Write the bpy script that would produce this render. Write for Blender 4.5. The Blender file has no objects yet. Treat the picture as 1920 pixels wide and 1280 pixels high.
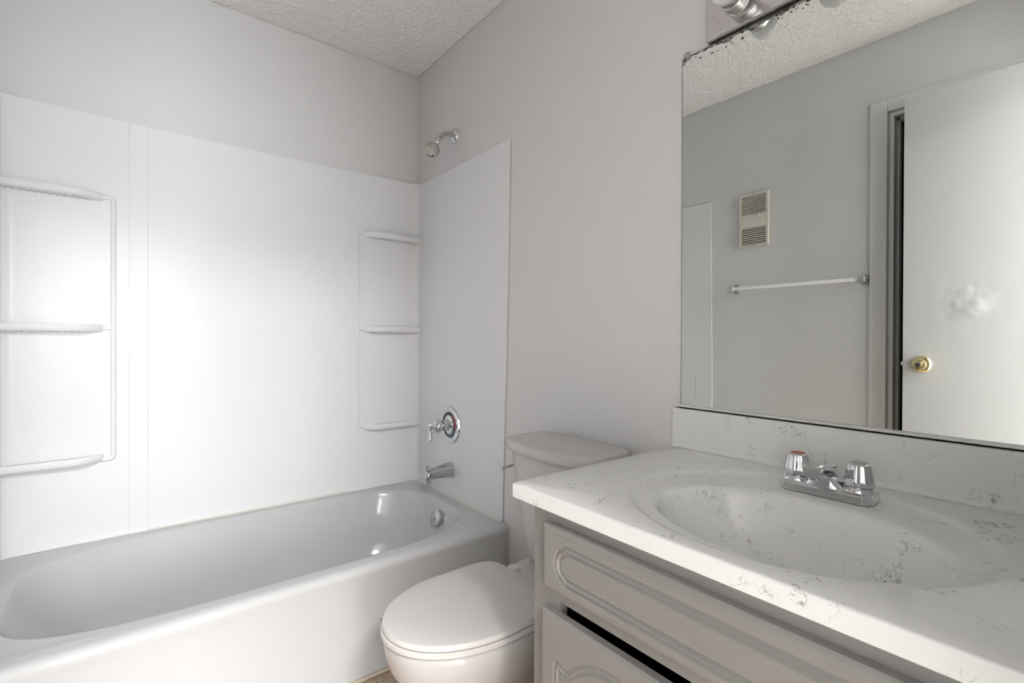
import bpy, bmesh, math, random
import numpy as np
from mathutils import Vector, Matrix, noise as mnoise
random.seed(4)
np.random.seed(4)
S = bpy.context.scene
C = S.collection
PI = math.pi

# ------------------------------------------------------------------ camera
cam = bpy.data.cameras.new('camera')
cam_ob = bpy.data.objects.new('camera', cam)
C.objects.link(cam_ob)
YAW, PITCH, ROLL, FPX = 0.6685, -0.0054, 0.0051, 915.3
F0 = Vector((-math.cos(YAW), math.sin(YAW), 0)); R0 = Vector((F0.y, -F0.x, 0)); U0 = Vector((0, 0, 1))
F1 = F0*math.cos(PITCH) + U0*math.sin(PITCH); U1 = R0.cross(F1)
R2 = R0*math.cos(ROLL) + U1*math.sin(ROLL); U2 = R2.cross(F1)
M = Matrix((R2, U2, -F1)).transposed().to_4x4()
M.translation = Vector((2.2919, -1.1795, 1.0925))
cam_ob.matrix_world = M
cam.sensor_fit = 'HORIZONTAL'; cam.sensor_width = 36
cam.lens = FPX/1920*36
cam.clip_start = 0.01
S.camera = cam_ob

# ------------------------------------------------------------------ world, light, exposure
W = bpy.data.worlds.new('world'); S.world = W; W.use_nodes = True
bg = W.node_tree.nodes['Background']
bg.inputs[0].default_value = (0.75, 0.86, 1.0, 1); bg.inputs[1].default_value = 1.0
S.view_settings.view_transform = 'Standard'; S.view_settings.look = 'None'
S.view_settings.exposure = 0.72; S.view_settings.gamma = 1.0; S.view_settings.use_curve_mapping = False

def area(name, loc, target, sx, sy, power, col):
    l = bpy.data.lights.new(name, 'AREA'); l.shape = 'RECTANGLE'; l.size = sx; l.size_y = sy
    l.energy = power; l.color = col
    o = bpy.data.objects.new(name, l); C.objects.link(o)
    o.location = loc
    o.rotation_euler = (Vector(target)-Vector(loc)).to_track_quat('-Z', 'Y').to_euler()
    return o
# daylight entering by the window of the room beyond the doorway
area('window_daylight', (5.68, -1.18, 1.48), (0, -1.18, 1.48), 1.55, 1.5, 95, (0.95, 0.98, 1.0))
area('side_bounce_fill', (4.5, 0.88, 1.30), (4.5, -3, 1.30), 1.6, 1.7, 58, (0.97, 0.98, 1.0))  # added fill against a solid wall for bounce, no window there
# overhead fill added in that room, no known lamp there
area('hall_overhead_fill', (3.6, -1.2, 2.42), (3.6, -1.2, 0), 0.5, 0.5, 72, (1.0, 0.98, 0.955))

# ------------------------------------------------------------------ materials
def mat(name, col, rough=0.5, metal=0.0, bump=None, coat=0.0, spec=0.5, trans=0.0, ior=1.45):
    m = bpy.data.materials.new(name); m.use_nodes = True
    nt = m.node_tree; b = nt.nodes['Principled BSDF']
    b.inputs['Base Color'].default_value = (*col, 1); b.inputs['Roughness'].default_value = rough
    b.inputs['Metallic'].default_value = metal; b.inputs['Coat Weight'].default_value = coat
    b.inputs['Specular IOR Level'].default_value = spec
    b.inputs['Transmission Weight'].default_value = trans; b.inputs['IOR'].default_value = ior
    if bump:
        for i, (scale, strength, dist, detail) in enumerate(bump):
            add_bump(m, scale, strength, dist, detail)
    return m
def geo(nt):
    g = nt.nodes.new('ShaderNodeNewGeometry'); return g.outputs['Position']
def add_bump(m, scale, strength, dist, detail=2):
    nt = m.node_tree; b = nt.nodes['Principled BSDF']
    n = nt.nodes.new('ShaderNodeTexNoise'); n.inputs['Scale'].default_value = scale; n.inputs['Detail'].default_value = detail
    nt.links.new(geo(nt), n.inputs['Vector'])
    bp = nt.nodes.new('ShaderNodeBump'); bp.inputs['Strength'].default_value = strength; bp.inputs['Distance'].default_value = dist
    nt.links.new(n.outputs['Fac'], bp.inputs['Height'])
    old = b.inputs['Normal'].links
    if old: nt.links.new(old[0].from_socket, bp.inputs['Normal'])
    nt.links.new(bp.outputs['Normal'], b.inputs['Normal'])

m_wall = mat('painted_drywall', (0.725, 0.722, 0.725), 0.40, bump=[(95, 0.5, 0.002, 3)])
m_ceil = mat('popcorn_ceiling', (0.90, 0.885, 0.88), 0.85, bump=[(260, 0.6, 0.002, 4)])
m_surr = mat('gloss_acrylic', (0.815, 0.82, 0.832), 0.19, spec=0.10, bump=[(150, 0.10, 0.001, 2), (7, 0.06, 0.01, 1)])
m_surc = mat('textured_acrylic', (0.81, 0.815, 0.83), 0.13, spec=0.12, bump=[(170, 0.30, 0.001, 2), (9, 0.10, 0.01, 1)])
m_tub = mat('enamelled_steel', (0.56, 0.565, 0.57), 0.10)
m_porc = mat('vitreous_china', (0.58, 0.562, 0.550), 0.07)
m_seat = mat('seat_plastic', (0.68, 0.655, 0.642), 0.16)
m_chrome = mat('chrome', (0.72, 0.73, 0.74), 0.09, 1.0)
m_dull = mat('dull_chrome', (0.55, 0.55, 0.54), 0.28, 1.0, bump=[(60, 0.1, 0.001, 2)])
m_brass = mat('polished_brass', (0.80, 0.66, 0.36), 0.14, 1.0)
m_cab = mat('taupe_cabinet_paint', (0.262, 0.250, 0.240), 0.42, bump=[(220, 0.06, 0.001, 2)])
m_dark = mat('painted_shade_black', (0.012, 0.011, 0.010), 0.8)  # near-black that stands in for shade inside cabinet and vent
m_closet = mat('painted_closet_shade', (0.035, 0.03, 0.026), 0.8)
m_trim = mat('trim_paint', (0.85, 0.85, 0.84), 0.35)
m_door = mat('door_paint', (0.50, 0.502, 0.502), 0.32, bump=[(14, 0.25, 0.004, 2)])
m_cream = mat('cream_plastic', (0.74, 0.70, 0.63), 0.4)
m_mirror = mat('silvered_glass', (0.82, 0.84, 0.81), 0.0, 1.0)
m_edge = mat('mirror_edge', (0.10, 0.11, 0.10), 0.3)
m_rot = mat('desilvered_glass', (0.10, 0.098, 0.09), 0.22, 0.4)
_nt = m_rot.node_tree; _n = _nt.nodes.new('ShaderNodeTexNoise'); _n.inputs['Scale'].default_value = 110; _n.inputs['Detail'].default_value = 4
_r = _nt.nodes.new('ShaderNodeValToRGB'); _r.color_ramp.elements[0].position = 0.42; _r.color_ramp.elements[1].position = 0.62
_r.color_ramp.elements[0].color = (0.05, 0.048, 0.042, 1); _r.color_ramp.elements[1].color = (0.50, 0.49, 0.45, 1)
_nt.links.new(geo(_nt), _n.inputs['Vector']); _nt.links.new(_n.outputs['Fac'], _r.inputs[0]); _nt.links.new(_r.outputs[0], _nt.nodes['Principled BSDF'].inputs['Base Color'])
m_alu = mat('pale_aluminium', (0.72, 0.72, 0.70), 0.35, 0.2)
m_clear = mat('clear_plastic', (0.9, 0.9, 0.9), 0.06, trans=0.85, ior=1.3)
m_bulb = mat('white_bulb_glass', (0.90, 0.90, 0.90), 0.12)
m_grey = mat('grey_plastic', (0.46, 0.43, 0.44), 0.35)
m_face = mat('cream_nozzle_plastic', (0.62, 0.58, 0.52), 0.45)
m_cap = mat('worn_red_cap', (0.42, 0.13, 0.07), 0.4)
m_capg = mat('grey_cap', (0.42, 0.41, 0.38), 0.4)
m_black = mat('black_rubber', (0.02, 0.02, 0.02), 0.5)
m_red = mat('red_ring', (0.28, 0.07, 0.08), 0.3)
m_blue = mat('blue_ring', (0.08, 0.11, 0.17), 0.3)
m_ringd = mat('dark_ring', (0.05, 0.05, 0.055), 0.3)
m_caulk = mat('caulk', (0.70, 0.68, 0.63), 0.4)
m_old = mat('yellowed_caulk', (0.60, 0.53, 0.42), 0.5)
m_stain = mat('dark_stain', (0.06, 0.055, 0.05), 0.7)
m_hall = mat('hall_paint', (0.88, 0.87, 0.86), 0.6)
m_hallfloor = mat('hall_carpet', (0.74, 0.70, 0.65), 0.9)

def marble():
    m = mat('cultured_marble', (0.81, 0.81, 0.80), 0.09, spec=0.35)
    nt = m.node_tree; b = nt.nodes['Principled BSDF']; N = nt.nodes.new; L = nt.links.new
    p = geo(nt)
    def noise(scale, detail, rough=0.5, vec=None):
        n = N('ShaderNodeTexNoise'); n.inputs['Scale'].default_value = scale; n.inputs['Detail'].default_value = detail
        n.inputs['Roughness'].default_value = rough
        L(vec or p, n.inputs['Vector']); return n
    def math_(op, a, bb=None, clamp=False):
        n = N('ShaderNodeMath'); n.operation = op; n.use_clamp = clamp
        for i, v in enumerate((a, bb)):
            if v is None: continue
            if isinstance(v, (int, float)): n.inputs[i].default_value = v
            else: L(v, n.inputs[i])
        return n.outputs[0]
    def ramp(v, a, c):
        n = N('ShaderNodeMapRange'); n.inputs['From Min'].default_value = a; n.inputs['From Max'].default_value = c
        n.interpolation_type = 'SMOOTHSTEP'
        L(v, n.inputs['Value']); return n.outputs['Result']
    warp = noise(26, 3, 0.6)
    mix = N('ShaderNodeMixRGB'); mix.blend_type = 'ADD'; mix.inputs[0].default_value = 0.075
    L(p, mix.inputs[1]); L(warp.outputs['Color'], mix.inputs[2])
    def vein(scale, width, mscale, lo, hi, off):
        mp = N('ShaderNodeMapping'); mp.inputs['Location'].default_value = off
        L(mix.outputs[0], mp.inputs['Vector'])
        n = noise(scale, 4, 0.55, mp.outputs[0])
        ridge = math_('ABSOLUTE', math_('SUBTRACT', n.outputs['Fac'], 0.5))
        line = ramp(ridge, width, 0.0)
        mk = ramp(noise(mscale, 3, 0.7, mp.outputs[0]).outputs['Fac'], lo, hi)
        return math_('MULTIPLY', line, mk)
    a = vein(7.5, 0.006, 9, 0.46, 0.70, (3.1, 1.7, .3))
    c = vein(15, 0.009, 12, 0.48, 0.70, (7.3, 5.1, 2.2))
    v = math_('MAXIMUM', a, c)
    v = math_('MULTIPLY', v, 0.85, True)
    cm = N('ShaderNodeMixRGB'); L(v, cm.inputs[0])
    cm.inputs[1].default_value = (0.81, 0.81, 0.80, 1); cm.inputs[2].default_value = (0.10, 0.11, 0.10, 1)
    L(cm.outputs[0], b.inputs['Base Color'])
    return m
m_marble = marble()

def floor_mat():
    m = mat('tan_sheet_vinyl', (0.4, 0.3, 0.2), 0.45)
    nt = m.node_tree; b = nt.nodes['Principled BSDF']; p = geo(nt)
    n1 = nt.nodes.new('ShaderNodeTexNoise'); n1.inputs['Scale'].default_value = 35; n1.inputs['Detail'].default_value = 5
    n2 = nt.nodes.new('ShaderNodeTexNoise'); n2.inputs['Scale'].default_value = 190; n2.inputs['Detail'].default_value = 3
    nt.links.new(p, n1.inputs['Vector']); nt.links.new(p, n2.inputs['Vector'])
    r1 = nt.nodes.new('ShaderNodeValToRGB'); r1.color_ramp.elements[0].position = 0.35; r1.color_ramp.elements[1].position = 0.7
    r1.color_ramp.elements[0].color = (0.50, 0.37, 0.27, 1); r1.color_ramp.elements[1].color = (0.66, 0.52, 0.40, 1)
    r2 = nt.nodes.new('ShaderNodeValToRGB'); r2.color_ramp.elements[0].position = 0.36; r2.color_ramp.elements[1].position = 0.42
    r2.color_ramp.elements[0].color = (0.12, 0.08, 0.06, 1); r2.color_ramp.elements[1].color = (1, 1, 1, 1)
    nt.links.new(n1.outputs['Fac'], r1.inputs[0]); nt.links.new(n2.outputs['Fac'], r2.inputs[0])
    mx = nt.nodes.new('ShaderNodeMixRGB'); mx.blend_type = 'MULTIPLY'; mx.inputs[0].default_value = 1
    nt.links.new(r1.outputs[0], mx.inputs[1]); nt.links.new(r2.outputs[0], mx.inputs[2])
    nt.links.new(mx.outputs[0], b.inputs['Base Color'])
    return m
m_floor = floor_mat()

# ------------------------------------------------------------------ mesh helpers
def BM(): return bmesh.new()
def box(bm, x0, x1, y0, y1, z0, z1):
    v = [bm.verts.new((x, y, z)) for z in (z0, z1) for y in (y0, y1) for x in (x0, x1)]
    for f in ((0, 2, 3, 1), (4, 5, 7, 6), (0, 1, 5, 4), (2, 6, 7, 3), (0, 4, 6, 2), (1, 3, 7, 5)):
        bm.faces.new([v[i] for i in f])
def loft(bm, rings, cap0=True, cap1=True, closed=True):
    vs = [[bm.verts.new(p) for p in r] for r in rings]
    n = len(vs[0])
    for a, b in zip(vs, vs[1:]):
        for i in range(n if closed else n-1):
            j = (i+1) % n
            bm.faces.new((a[i], a[j], b[j], b[i]))
    if cap0: bm.faces.new(vs[0][::-1])
    if cap1: bm.faces.new(vs[-1])
    return vs
def fan_cap(bm, ring, centre, flip=False):
    c = bm.verts.new(centre); n = len(ring)
    for i in range(n):
        j = (i+1) % n
        bm.faces.new((ring[i], ring[j], c) if not flip else (ring[j], ring[i], c))
def frame(d):
    d = Vector(d).normalized()
    a = Vector((0, 0, 1)) if abs(d.z) < 0.9 else Vector((1, 0, 0))
    u = d.cross(a).normalized(); v = d.cross(u).normalized()
    return d, u, v
def lathe(bm, o, d, prof, n=32, cap0=True, cap1=True, facets=None, depth=0.0):
    """prof: (radius, distance along d)"""
    d, u, v = frame(d); o = Vector(o)
    rings = []
    for r, h in prof:
        ring = []
        for i in range(n):
            t = 2*PI*i/n
            rr = r*(1+depth*math.cos(facets*t)) if facets else r
            ring.append(o+d*h+(u*math.cos(t)+v*math.sin(t))*rr)
        rings.append(ring)
    return loft(bm, rings, cap0, cap1)
def tube(bm, pts, rads, n=20, flat=1.0):
    pts = [Vector(p) for p in pts]; rings = []
    up = None
    for i, p in enumerate(pts):
        t = (pts[min(i+1, len(pts)-1)]-pts[max(i-1, 0)]).normalized()
        if up is None:
            _, u, v = frame(t)
        else:
            u = (up-t*up.dot(t)).normalized(); v = t.cross(u)
        up = u
        r = rads[i] if isinstance(rads, (list, tuple)) else rads
        rings.append([p+(u*math.cos(2*PI*k/n)+v*math.sin(2*PI*k/n)*flat)*r for k in range(n)])
    return loft(bm, rings)
def smooth_path(pts, sub=8):
    pts = [Vector(p) for p in pts]; out = []
    for i in range(len(pts)-1):
        p0 = pts[max(i-1, 0)]; p1 = pts[i]; p2 = pts[i+1]; p3 = pts[min(i+2, len(pts)-1)]
        for k in range(sub):
            t = k/sub
            out.append(0.5*((2*p1)+(-p0+p2)*t+(2*p0-5*p1+4*p2-p3)*t*t+(-p0+3*p1-3*p2+p3)*t**3))
    out.append(pts[-1]); return out
def obj(name, bm, m, parent=None, angle=40, bevel=0, seg=2):
    bmesh.ops.recalc_face_normals(bm, faces=bm.faces)
    me = bpy.data.meshes.new(name); bm.to_mesh(me); bm.free()
    me.materials.append(m)
    if bevel:
        pass
    me.shade_smooth() if hasattr(me, 'shade_smooth') else None
    me.set_sharp_from_angle(angle=math.radians(angle))
    o = bpy.data.objects.new(name, me); C.objects.link(o)
    if parent is not None:
        o.parent = parent
        w = parent_world(parent)
        o.matrix_parent_inverse = w.inverted()
    if bevel:
        b = o.modifiers.new('bevel', 'BEVEL'); b.width = bevel; b.segments = seg; b.limit_method = 'ANGLE'; b.angle_limit = math.radians(35)
        b.harden_normals = True
    return o
def parent_world(p):
    w = p.matrix_basis.copy()
    if p.parent is not None:
        w = parent_world(p.parent) @ p.matrix_parent_inverse @ w
    return w
def tag(o, label, cat, group=None):
    o['label'] = label; o['category'] = cat
    if group: o['group'] = group
    return o
def thing(name, label, cat, loc=(0, 0, 0), group=None):
    o = bpy.data.objects.new(name, None); C.objects.link(o); o.location = loc; o.empty_display_size = 0.05
    return tag(o, label, cat, group)
def struct(name, bm, m, parent=None, label=None, cat=None, **k):
    o = obj(name, bm, m, parent, **k)
    if parent is None: o['kind'] = 'structure'
    if label: o['label'] = label
    if cat: o['category'] = cat
    return o
def copy_tree(o, parent=None, delta=None):
    c = o.copy(); C.objects.link(c)
    if parent is not None:
        c.parent = parent; c.matrix_parent_inverse = o.matrix_parent_inverse.copy()
    if delta is not None: c.location = c.location+Vector(delta)
    for ch in list(o.children): copy_tree(ch, c)
    return c
def se(c, n): return math.copysign(abs(c)**(2.0/n), c)

# ------------------------------------------------------------------ room constants
ZC = 2.44; Y2 = -1.508; X2 = 2.345
DY0, DY1, DZ = -1.430, -0.80, 2.115         # entry doorway in the right wall
CX0, CX1, CZ = 1.627, 2.237, 2.092          # closet opening in the front wall

# floor, walls
b = BM(); box(b, -0.1, X2, Y2, 0.1, -0.08, 0.0); struct('floor', b, m_floor, label='tan speckled vinyl floor between bathtub and toilet', cat='floor')
b = BM(); box(b, -0.1, 0.0, Y2-0.1, 0.1, 0, ZC); struct('wall_left', b, m_wall, label='grey painted wall above the white tub surround', cat='wall')
b = BM(); box(b, 0.0, X2+0.1, 0.0, 0.1, 0, ZC); struct('wall_back', b, m_wall, label='grey painted wall behind toilet and mirror', cat='wall')
b = BM()
box(b, X2, X2+0.1, DY1, 0.0, 0, ZC); box(b, X2, X2+0.1, Y2-0.1, DY0, 0, ZC); box(b, X2, X2+0.1, DY0, DY1, DZ, ZC)
struct('wall_right', b, m_wall, label='grey painted wall with the entry doorway', cat='wall')
b = BM()
box(b, 0.0, CX0, Y2-0.1, Y2, 0, ZC); box(b, CX1, X2, Y2-0.1, Y2, 0, ZC); box(b, CX0, CX1, Y2-0.1, Y2, CZ, ZC)
struct('wall_front', b, m_wall, label='grey painted wall with towel bar, seen in the mirror', cat='wall')
# popcorn ceiling as real relief
b = BM()
nx, ny = 420, 270
grid = [[None]*(ny+1) for _ in range(nx+1)]
for i in range(nx+1):
    for j in range(ny+1):
        x = X2*i/nx; y = Y2+(-Y2)*j/ny
        h = mnoise.fractal(Vector((x*105, y*105, 0.3)), 1.0, 2.0, 2)
        h2 = mnoise.noise(Vector((x*150, y*150, 7.1)))
        z = ZC-0.0058*max(0, h+0.25)-0.0016*max(0, h2)
        grid[i][j] = b.verts.new((x, y, z))
for i in range(nx):
    for j in range(ny):
        b.faces.new((grid[i][j], grid[i][j+1], grid[i+1][j+1], grid[i+1][j]))
ret = bmesh.ops.extrude_face_region(b, geom=[e for e in b.edges if e.is_boundary])
for v in [g for g in ret['geom'] if isinstance(g, bmesh.types.BMVert)]: v.co.z = ZC+0.06
o = struct('ceiling', b, m_ceil, angle=180, label='white popcorn textured ceiling', cat='ceiling')

# adjoining room that the daylight comes from
hx0, hx1, hy0, hy1 = X2+0.1, 5.7, -3.2, 0.9
b = BM(); box(b, hx0-0.1, hx1, hy0, hy1, -0.08, 0.0); box(b, hx0-0.1, hx0, DY0, DY1, -0.08, 0)
struct('floor_hall', b, m_hallfloor, label='beige carpet floor of the room beyond the doorway', cat='floor')
b = BM(); box(b, hx0-0.1, hx1, hy0, hy1, ZC, ZC+0.08); struct('ceiling_hall', b, m_hall, label='white ceiling of the room beyond the doorway', cat='ceiling')
b = BM(); box(b, hx0, hx1, hy1, hy1+0.1, 0, ZC); struct('wall_hall_back', b, m_hall, label='pale wall of the room beyond the doorway', cat='wall')
b = BM(); box(b, hx0, hx1, hy0-0.1, hy0, 0, ZC); struct('wall_hall_front', b, m_hall, label='pale side wall of the room beyond', cat='wall')
wy0, wy1, wz0, wz1 = -2.01, -0.35, 0.68, 2.28
b = BM()
box(b, hx1, hx1+0.1, hy0, wy0, 0, ZC); box(b, hx1, hx1+0.1, wy1, hy1, 0, ZC)
box(b, hx1, hx1+0.1, wy0, wy1, 0, wz0); box(b, hx1, hx1+0.1, wy0, wy1, wz1, ZC)
struct('wall_hall_right', b, m_hall, label='pale wall with the window of the room beyond', cat='wall')
b = BM()
box(b, hx1+0.02, hx1+0.06, wy0, wy0+0.05, wz0, wz1); box(b, hx1+0.02, hx1+0.06, wy1-0.05, wy1, wz0, wz1)
box(b, hx1+0.02, hx1+0.06, wy0, wy1, wz0, wz0+0.05); box(b, hx1+0.02, hx1+0.06, wy0, wy1, wz1-0.05, wz1)
box(b, hx1+0.02, hx1+0.06, (wy0+wy1)/2-0.02, (wy0+wy1)/2+0.02, wz0, wz1)
struct('window_1', b, m_trim, label='white window frame of the room beyond the doorway', cat='window')
b = BM(); box(b, hx0-0.1-0.0, hx0, hy0, Y2-0.1, 0, ZC); box(b, hx0-0.1, hx0, 0.1, hy1, 0, ZC)
struct('wall_hall_left', b, m_hall, label='pale wall beside the doorway in the room beyond', cat='wall')

# closet behind the casing, its unlit shade painted into near-black walls
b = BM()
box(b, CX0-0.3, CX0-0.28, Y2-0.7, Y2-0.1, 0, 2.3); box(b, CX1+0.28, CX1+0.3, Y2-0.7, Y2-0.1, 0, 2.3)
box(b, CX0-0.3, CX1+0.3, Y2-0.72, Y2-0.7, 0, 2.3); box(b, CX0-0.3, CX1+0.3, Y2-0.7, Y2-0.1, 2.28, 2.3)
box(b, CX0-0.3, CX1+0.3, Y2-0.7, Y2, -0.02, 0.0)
struct('wall_closet', b, m_closet, label='inside of the closet opening with its shade painted dark, seen in the mirror', cat='wall')
# casing and jamb
b = BM()
cy0, cy1 = Y2+0.0005, Y2+0.014
ox0, ox1, oz = 1.557, 2.307, 2.152
box(b, ox0, CX0-0.006, cy0, cy1, 0, oz); box(b, CX1+0.006, ox1, cy0, cy1, 0, oz); box(b, CX0-0.006, CX1+0.006, cy0, cy1, CZ+0.006, oz)
struct('trim_1', b, m_trim, label='white flat casing around the closet opening', cat='trim', bevel=0.003)
b = BM()
for x0, x1, s in ((CX0, CX0+0.016, 1), (CX1-0.016, CX1, -1)):
    box(b, x0, x1, Y2-0.1, Y2+0.002, 0, CZ-0.016)
    sx = (x1, x1+0.011) if s > 0 else (x0-0.011, x0)
    box(b, sx[0], sx[1], Y2-0.075, Y2-0.04, 0, CZ-0.016)
box(b, CX0, CX1, Y2-0.1, Y2+0.002, CZ-0.016, CZ); box(b, CX0+0.016, CX1-0.016, Y2-0.075, Y2-0.04, CZ-0.027, CZ-0.016)
struct('trim_2', b, m_trim, label='white jamb and stop lining the closet opening', cat='trim', bevel=0.0015)
# entry door frame
b = BM()
box(b, X2-0.001, X2+0.101, DY0, DY0+0.018, 0, DZ-0.018); box(b, X2-0.001, X2+0.101, DY1-0.018, DY1, 0, DZ-0.018); box(b, X2-0.001, X2+0.101, DY0, DY1, DZ-0.018, DZ)
struct('trim_3', b, m_trim, label='white jamb lining the entry doorway', cat='trim')

# ------------------------------------------------------------------ entry door leaf, open along the front wall
LY = -1.3925; LX0, LX1, LZ1 = 1.704, 2.335, 2.093
b = BM()
# leaf with a patched bulge in its face
gx = np.concatenate([np.linspace(LX0, 1.82, 8), np.linspace(1.823, 2.02, 70), np.linspace(2.03, LX1, 12)])
gz = np.concatenate([np.linspace(0.012, 1.08, 12), np.linspace(1.085, 1.36, 90), np.linspace(1.37, LZ1, 12)])
fr = []
for x in gx:
    col = []
    for z in gz:
        dx = (x-1.909)/0.055; dz = (z-1.224)/0.058
        r2 = dx*dx+dz*dz
        h = 0.0050*math.exp(-r2**2*0.9)*(0.6+0.8*mnoise.noise(Vector((x*22, z*22, 1))))+0.0009*math.exp(-r2*0.35)*mnoise.noise(Vector((x*45, z*45, 5)))
        col.append(b.verts.new((x, LY+h, z)))
    fr.append(col)
for i in range(len(gx)-1):
    for j in range(len(gz)-1):
        b.faces.new((fr[i][j], fr[i+1][j], fr[i+1][j+1], fr[i][j+1]))
ret = bmesh.ops.extrude_face_region(b, geom=list(b.faces))
for v in [g for g in ret['geom'] if isinstance(g, bmesh.types.BMVert)]: v.co.y = LY-0.035
door = struct('door_1', b, m_door, label='white flush door standing open, seen in the mirror', cat='door')
KX, KZ = 1.766, 0.986
b = BM(); lathe(b, (KX, LY, KZ), (0, 1, 0), [(0.0, 0.0005), (0.033, 0.0005), (0.0335, 0.004), (0.030, 0.008), (0.017, 0.012), (0.0, 0.012)], 40, False, False)
obj('knob_rose', b, m_brass, door)
b = BM(); lathe(b, (KX, LY, KZ), (0, 1, 0), [(0.011, 0.011), (0.011, 0.022), (0.014, 0.026), (0.022, 0.032), (0.0255, 0.040), (0.0255, 0.046), (0.021, 0.054), (0.012, 0.057), (0.0, 0.0575)], 40, True, False)
kn = obj('door_knob', b, m_brass, door)
b = BM(); lathe(b, (KX, LY+0.0572, KZ), (0, 1, 0), [(0.0, 0), (0.0085, 0), (0.008, 0.003), (0.0, 0.003)], 24, False, False); box(b, KX-0.004, KX+0.004, LY+0.0595, LY+0.0625, KZ-0.0015, KZ+0.0015)
obj('lock_button', b, m_ringd, kn)
b = BM(); box(b, LX0-0.009, LX0+0.002, LY-0.023, LY-0.012, KZ-0.008, KZ+0.008); obj('latch_bolt', b, m_chrome, door, bevel=0.001)

# ------------------------------------------------------------------ bathtub
tub = thing('bathtub', 'white alcove bathtub set below the glossy surround', 'bathtub', (0.39, -0.74, 0))
NT = 160
tx0, tx1, ty0, ty1 = 0.004, 0.785, Y2+0.003, -0.003
tcx, tcy = 0.386, -0.74
def rect_ring(x0, x1, y0, y1, z, n=NT, cx=tcx, cy=tcy):
    r = []
    for i in range(n):
        t = 2*PI*i/n+PI/4
        c, s = math.cos(t), math.sin(t); m_ = max(abs(c), abs(s)); c /= m_; s /= m_
        x = cx+(c*(x1-cx) if c > 0 else c*(cx-x0)); y = cy+(s*(y1-cy) if s > 0 else s*(cy-y0))
        r.append((x, y, z))
    return r
def sup_ring(a, bf, bb, z, nf=3.6, nb=4.0, dx=0.0, dy=0.0, n=NT, cx=tcx, cy=tcy, zf=None):
    r = []
    for i in range(n):
        t = 2*PI*i/n+PI/4
        c, s = math.cos(t), math.sin(t)
        e = nf if s > 0 else nb
        x = cx+dx+a*se(c, e); y = cy+dy+(bf if s > 0 else bb)*se(s, e)
        r.append((x, y, zf(x, y) if zf else z))
    return r
b = BM()
ZR = 0.365
rings = [rect_ring(tx0, 0.781, ty0, ty1, 0.0), rect_ring(tx0, 0.781, ty0, ty1, 0.082), rect_ring(tx0, 0.776, ty0, ty1, 0.096),
         rect_ring(tx0, 0.778, ty0, ty1, 0.30), rect_ring(tx0, 0.783, ty0, ty1, 0.330), rect_ring(tx0, 0.786, ty0, ty1, 0.342),
         rect_ring(tx0, 0.785, ty0, ty1, 0.350), rect_ring(tx0, 0.781, ty0, ty1, 0.357), rect_ring(tx0, 0.774, ty0, ty1, 0.3625),
         rect_ring(tx0, 0.764, ty0, ty1, 0.3650), rect_ring(tx0, 0.754, ty0, ty1, 0.3655)]
A, BF, BB = 0.336, 0.672, 0.705
rings += [sup_ring(A+0.010, BF+0.010, BB+0.008, 0.3655), sup_ring(A+0.004, BF+0.003, BB+0.003, 0.3645), sup_ring(A, BF-0.002, BB-0.002, 0.3615),
          sup_ring(A-0.004, BF-0.007, BB-0.008, 0.354), sup_ring(A-0.010, BF-0.016, BB-0.02, 0.33), sup_ring(A-0.026, BF-0.040, BB-0.07, 0.25),
          sup_ring(A-0.044, BF-0.065, BB-0.13, 0.16), sup_ring(A-0.064, BF-0.085, BB-0.19, 0.10), sup_ring(A-0.09, BF-0.11, BB-0.23, 0.068),
          sup_ring(A-0.13, BF-0.16, BB-0.29, 0.053), sup_ring(A-0.22, BF-0.36, BB-0.45, 0.048)]
vs = loft(b, rings, cap0=True, cap1=False)
fan_cap(b, vs[-1], (tcx, tcy, 0.047))
obj('tub_shell', b, m_tub, tub, angle=60)
# overflow cover
ofo = Vector((0.402, -0.104, 0.300)); ofd = Vector((0, -1, 0.30)).normalized()
b = BM(); lathe(b, ofo, ofd, [(0.036, -0.006), (0.037, 0.006), (0.036, 0.010), (0.031, 0.0125), (0.0, 0.013)], 40, True, False); oc = obj('overflow_cover', b, m_dull, tub)
b = BM(); lathe(b, ofo+Vector((0, 0, -0.004)), ofd, [(0.004, 0.012), (0.004, 0.0145), (0.0, 0.015)], 16, True, False); obj('screw', b, m_ringd, oc)
b = BM(); lathe(b, (0.40, -0.26, 0.0505), (0, 0, 1), [(0.034, 0), (0.034, 0.003), (0.026, 0.004), (0.022, 0.0), (0.0, 0.0)], 32, True, False); obj('drain_flange', b, m_chrome, tub)
# caulk beads

b = BM(); box(b, 0.778, 0.792, Y2+0.004, -0.004, 0.0005, 0.012); obj('floor_caulk', b, m_old, tub, bevel=0.004)
b = BM(); box(b, 0.768, 0.786, -0.0055, -0.0008, 0.012, 0.335); obj('end_caulk', b, m_old, tub, bevel=0.002)

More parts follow.
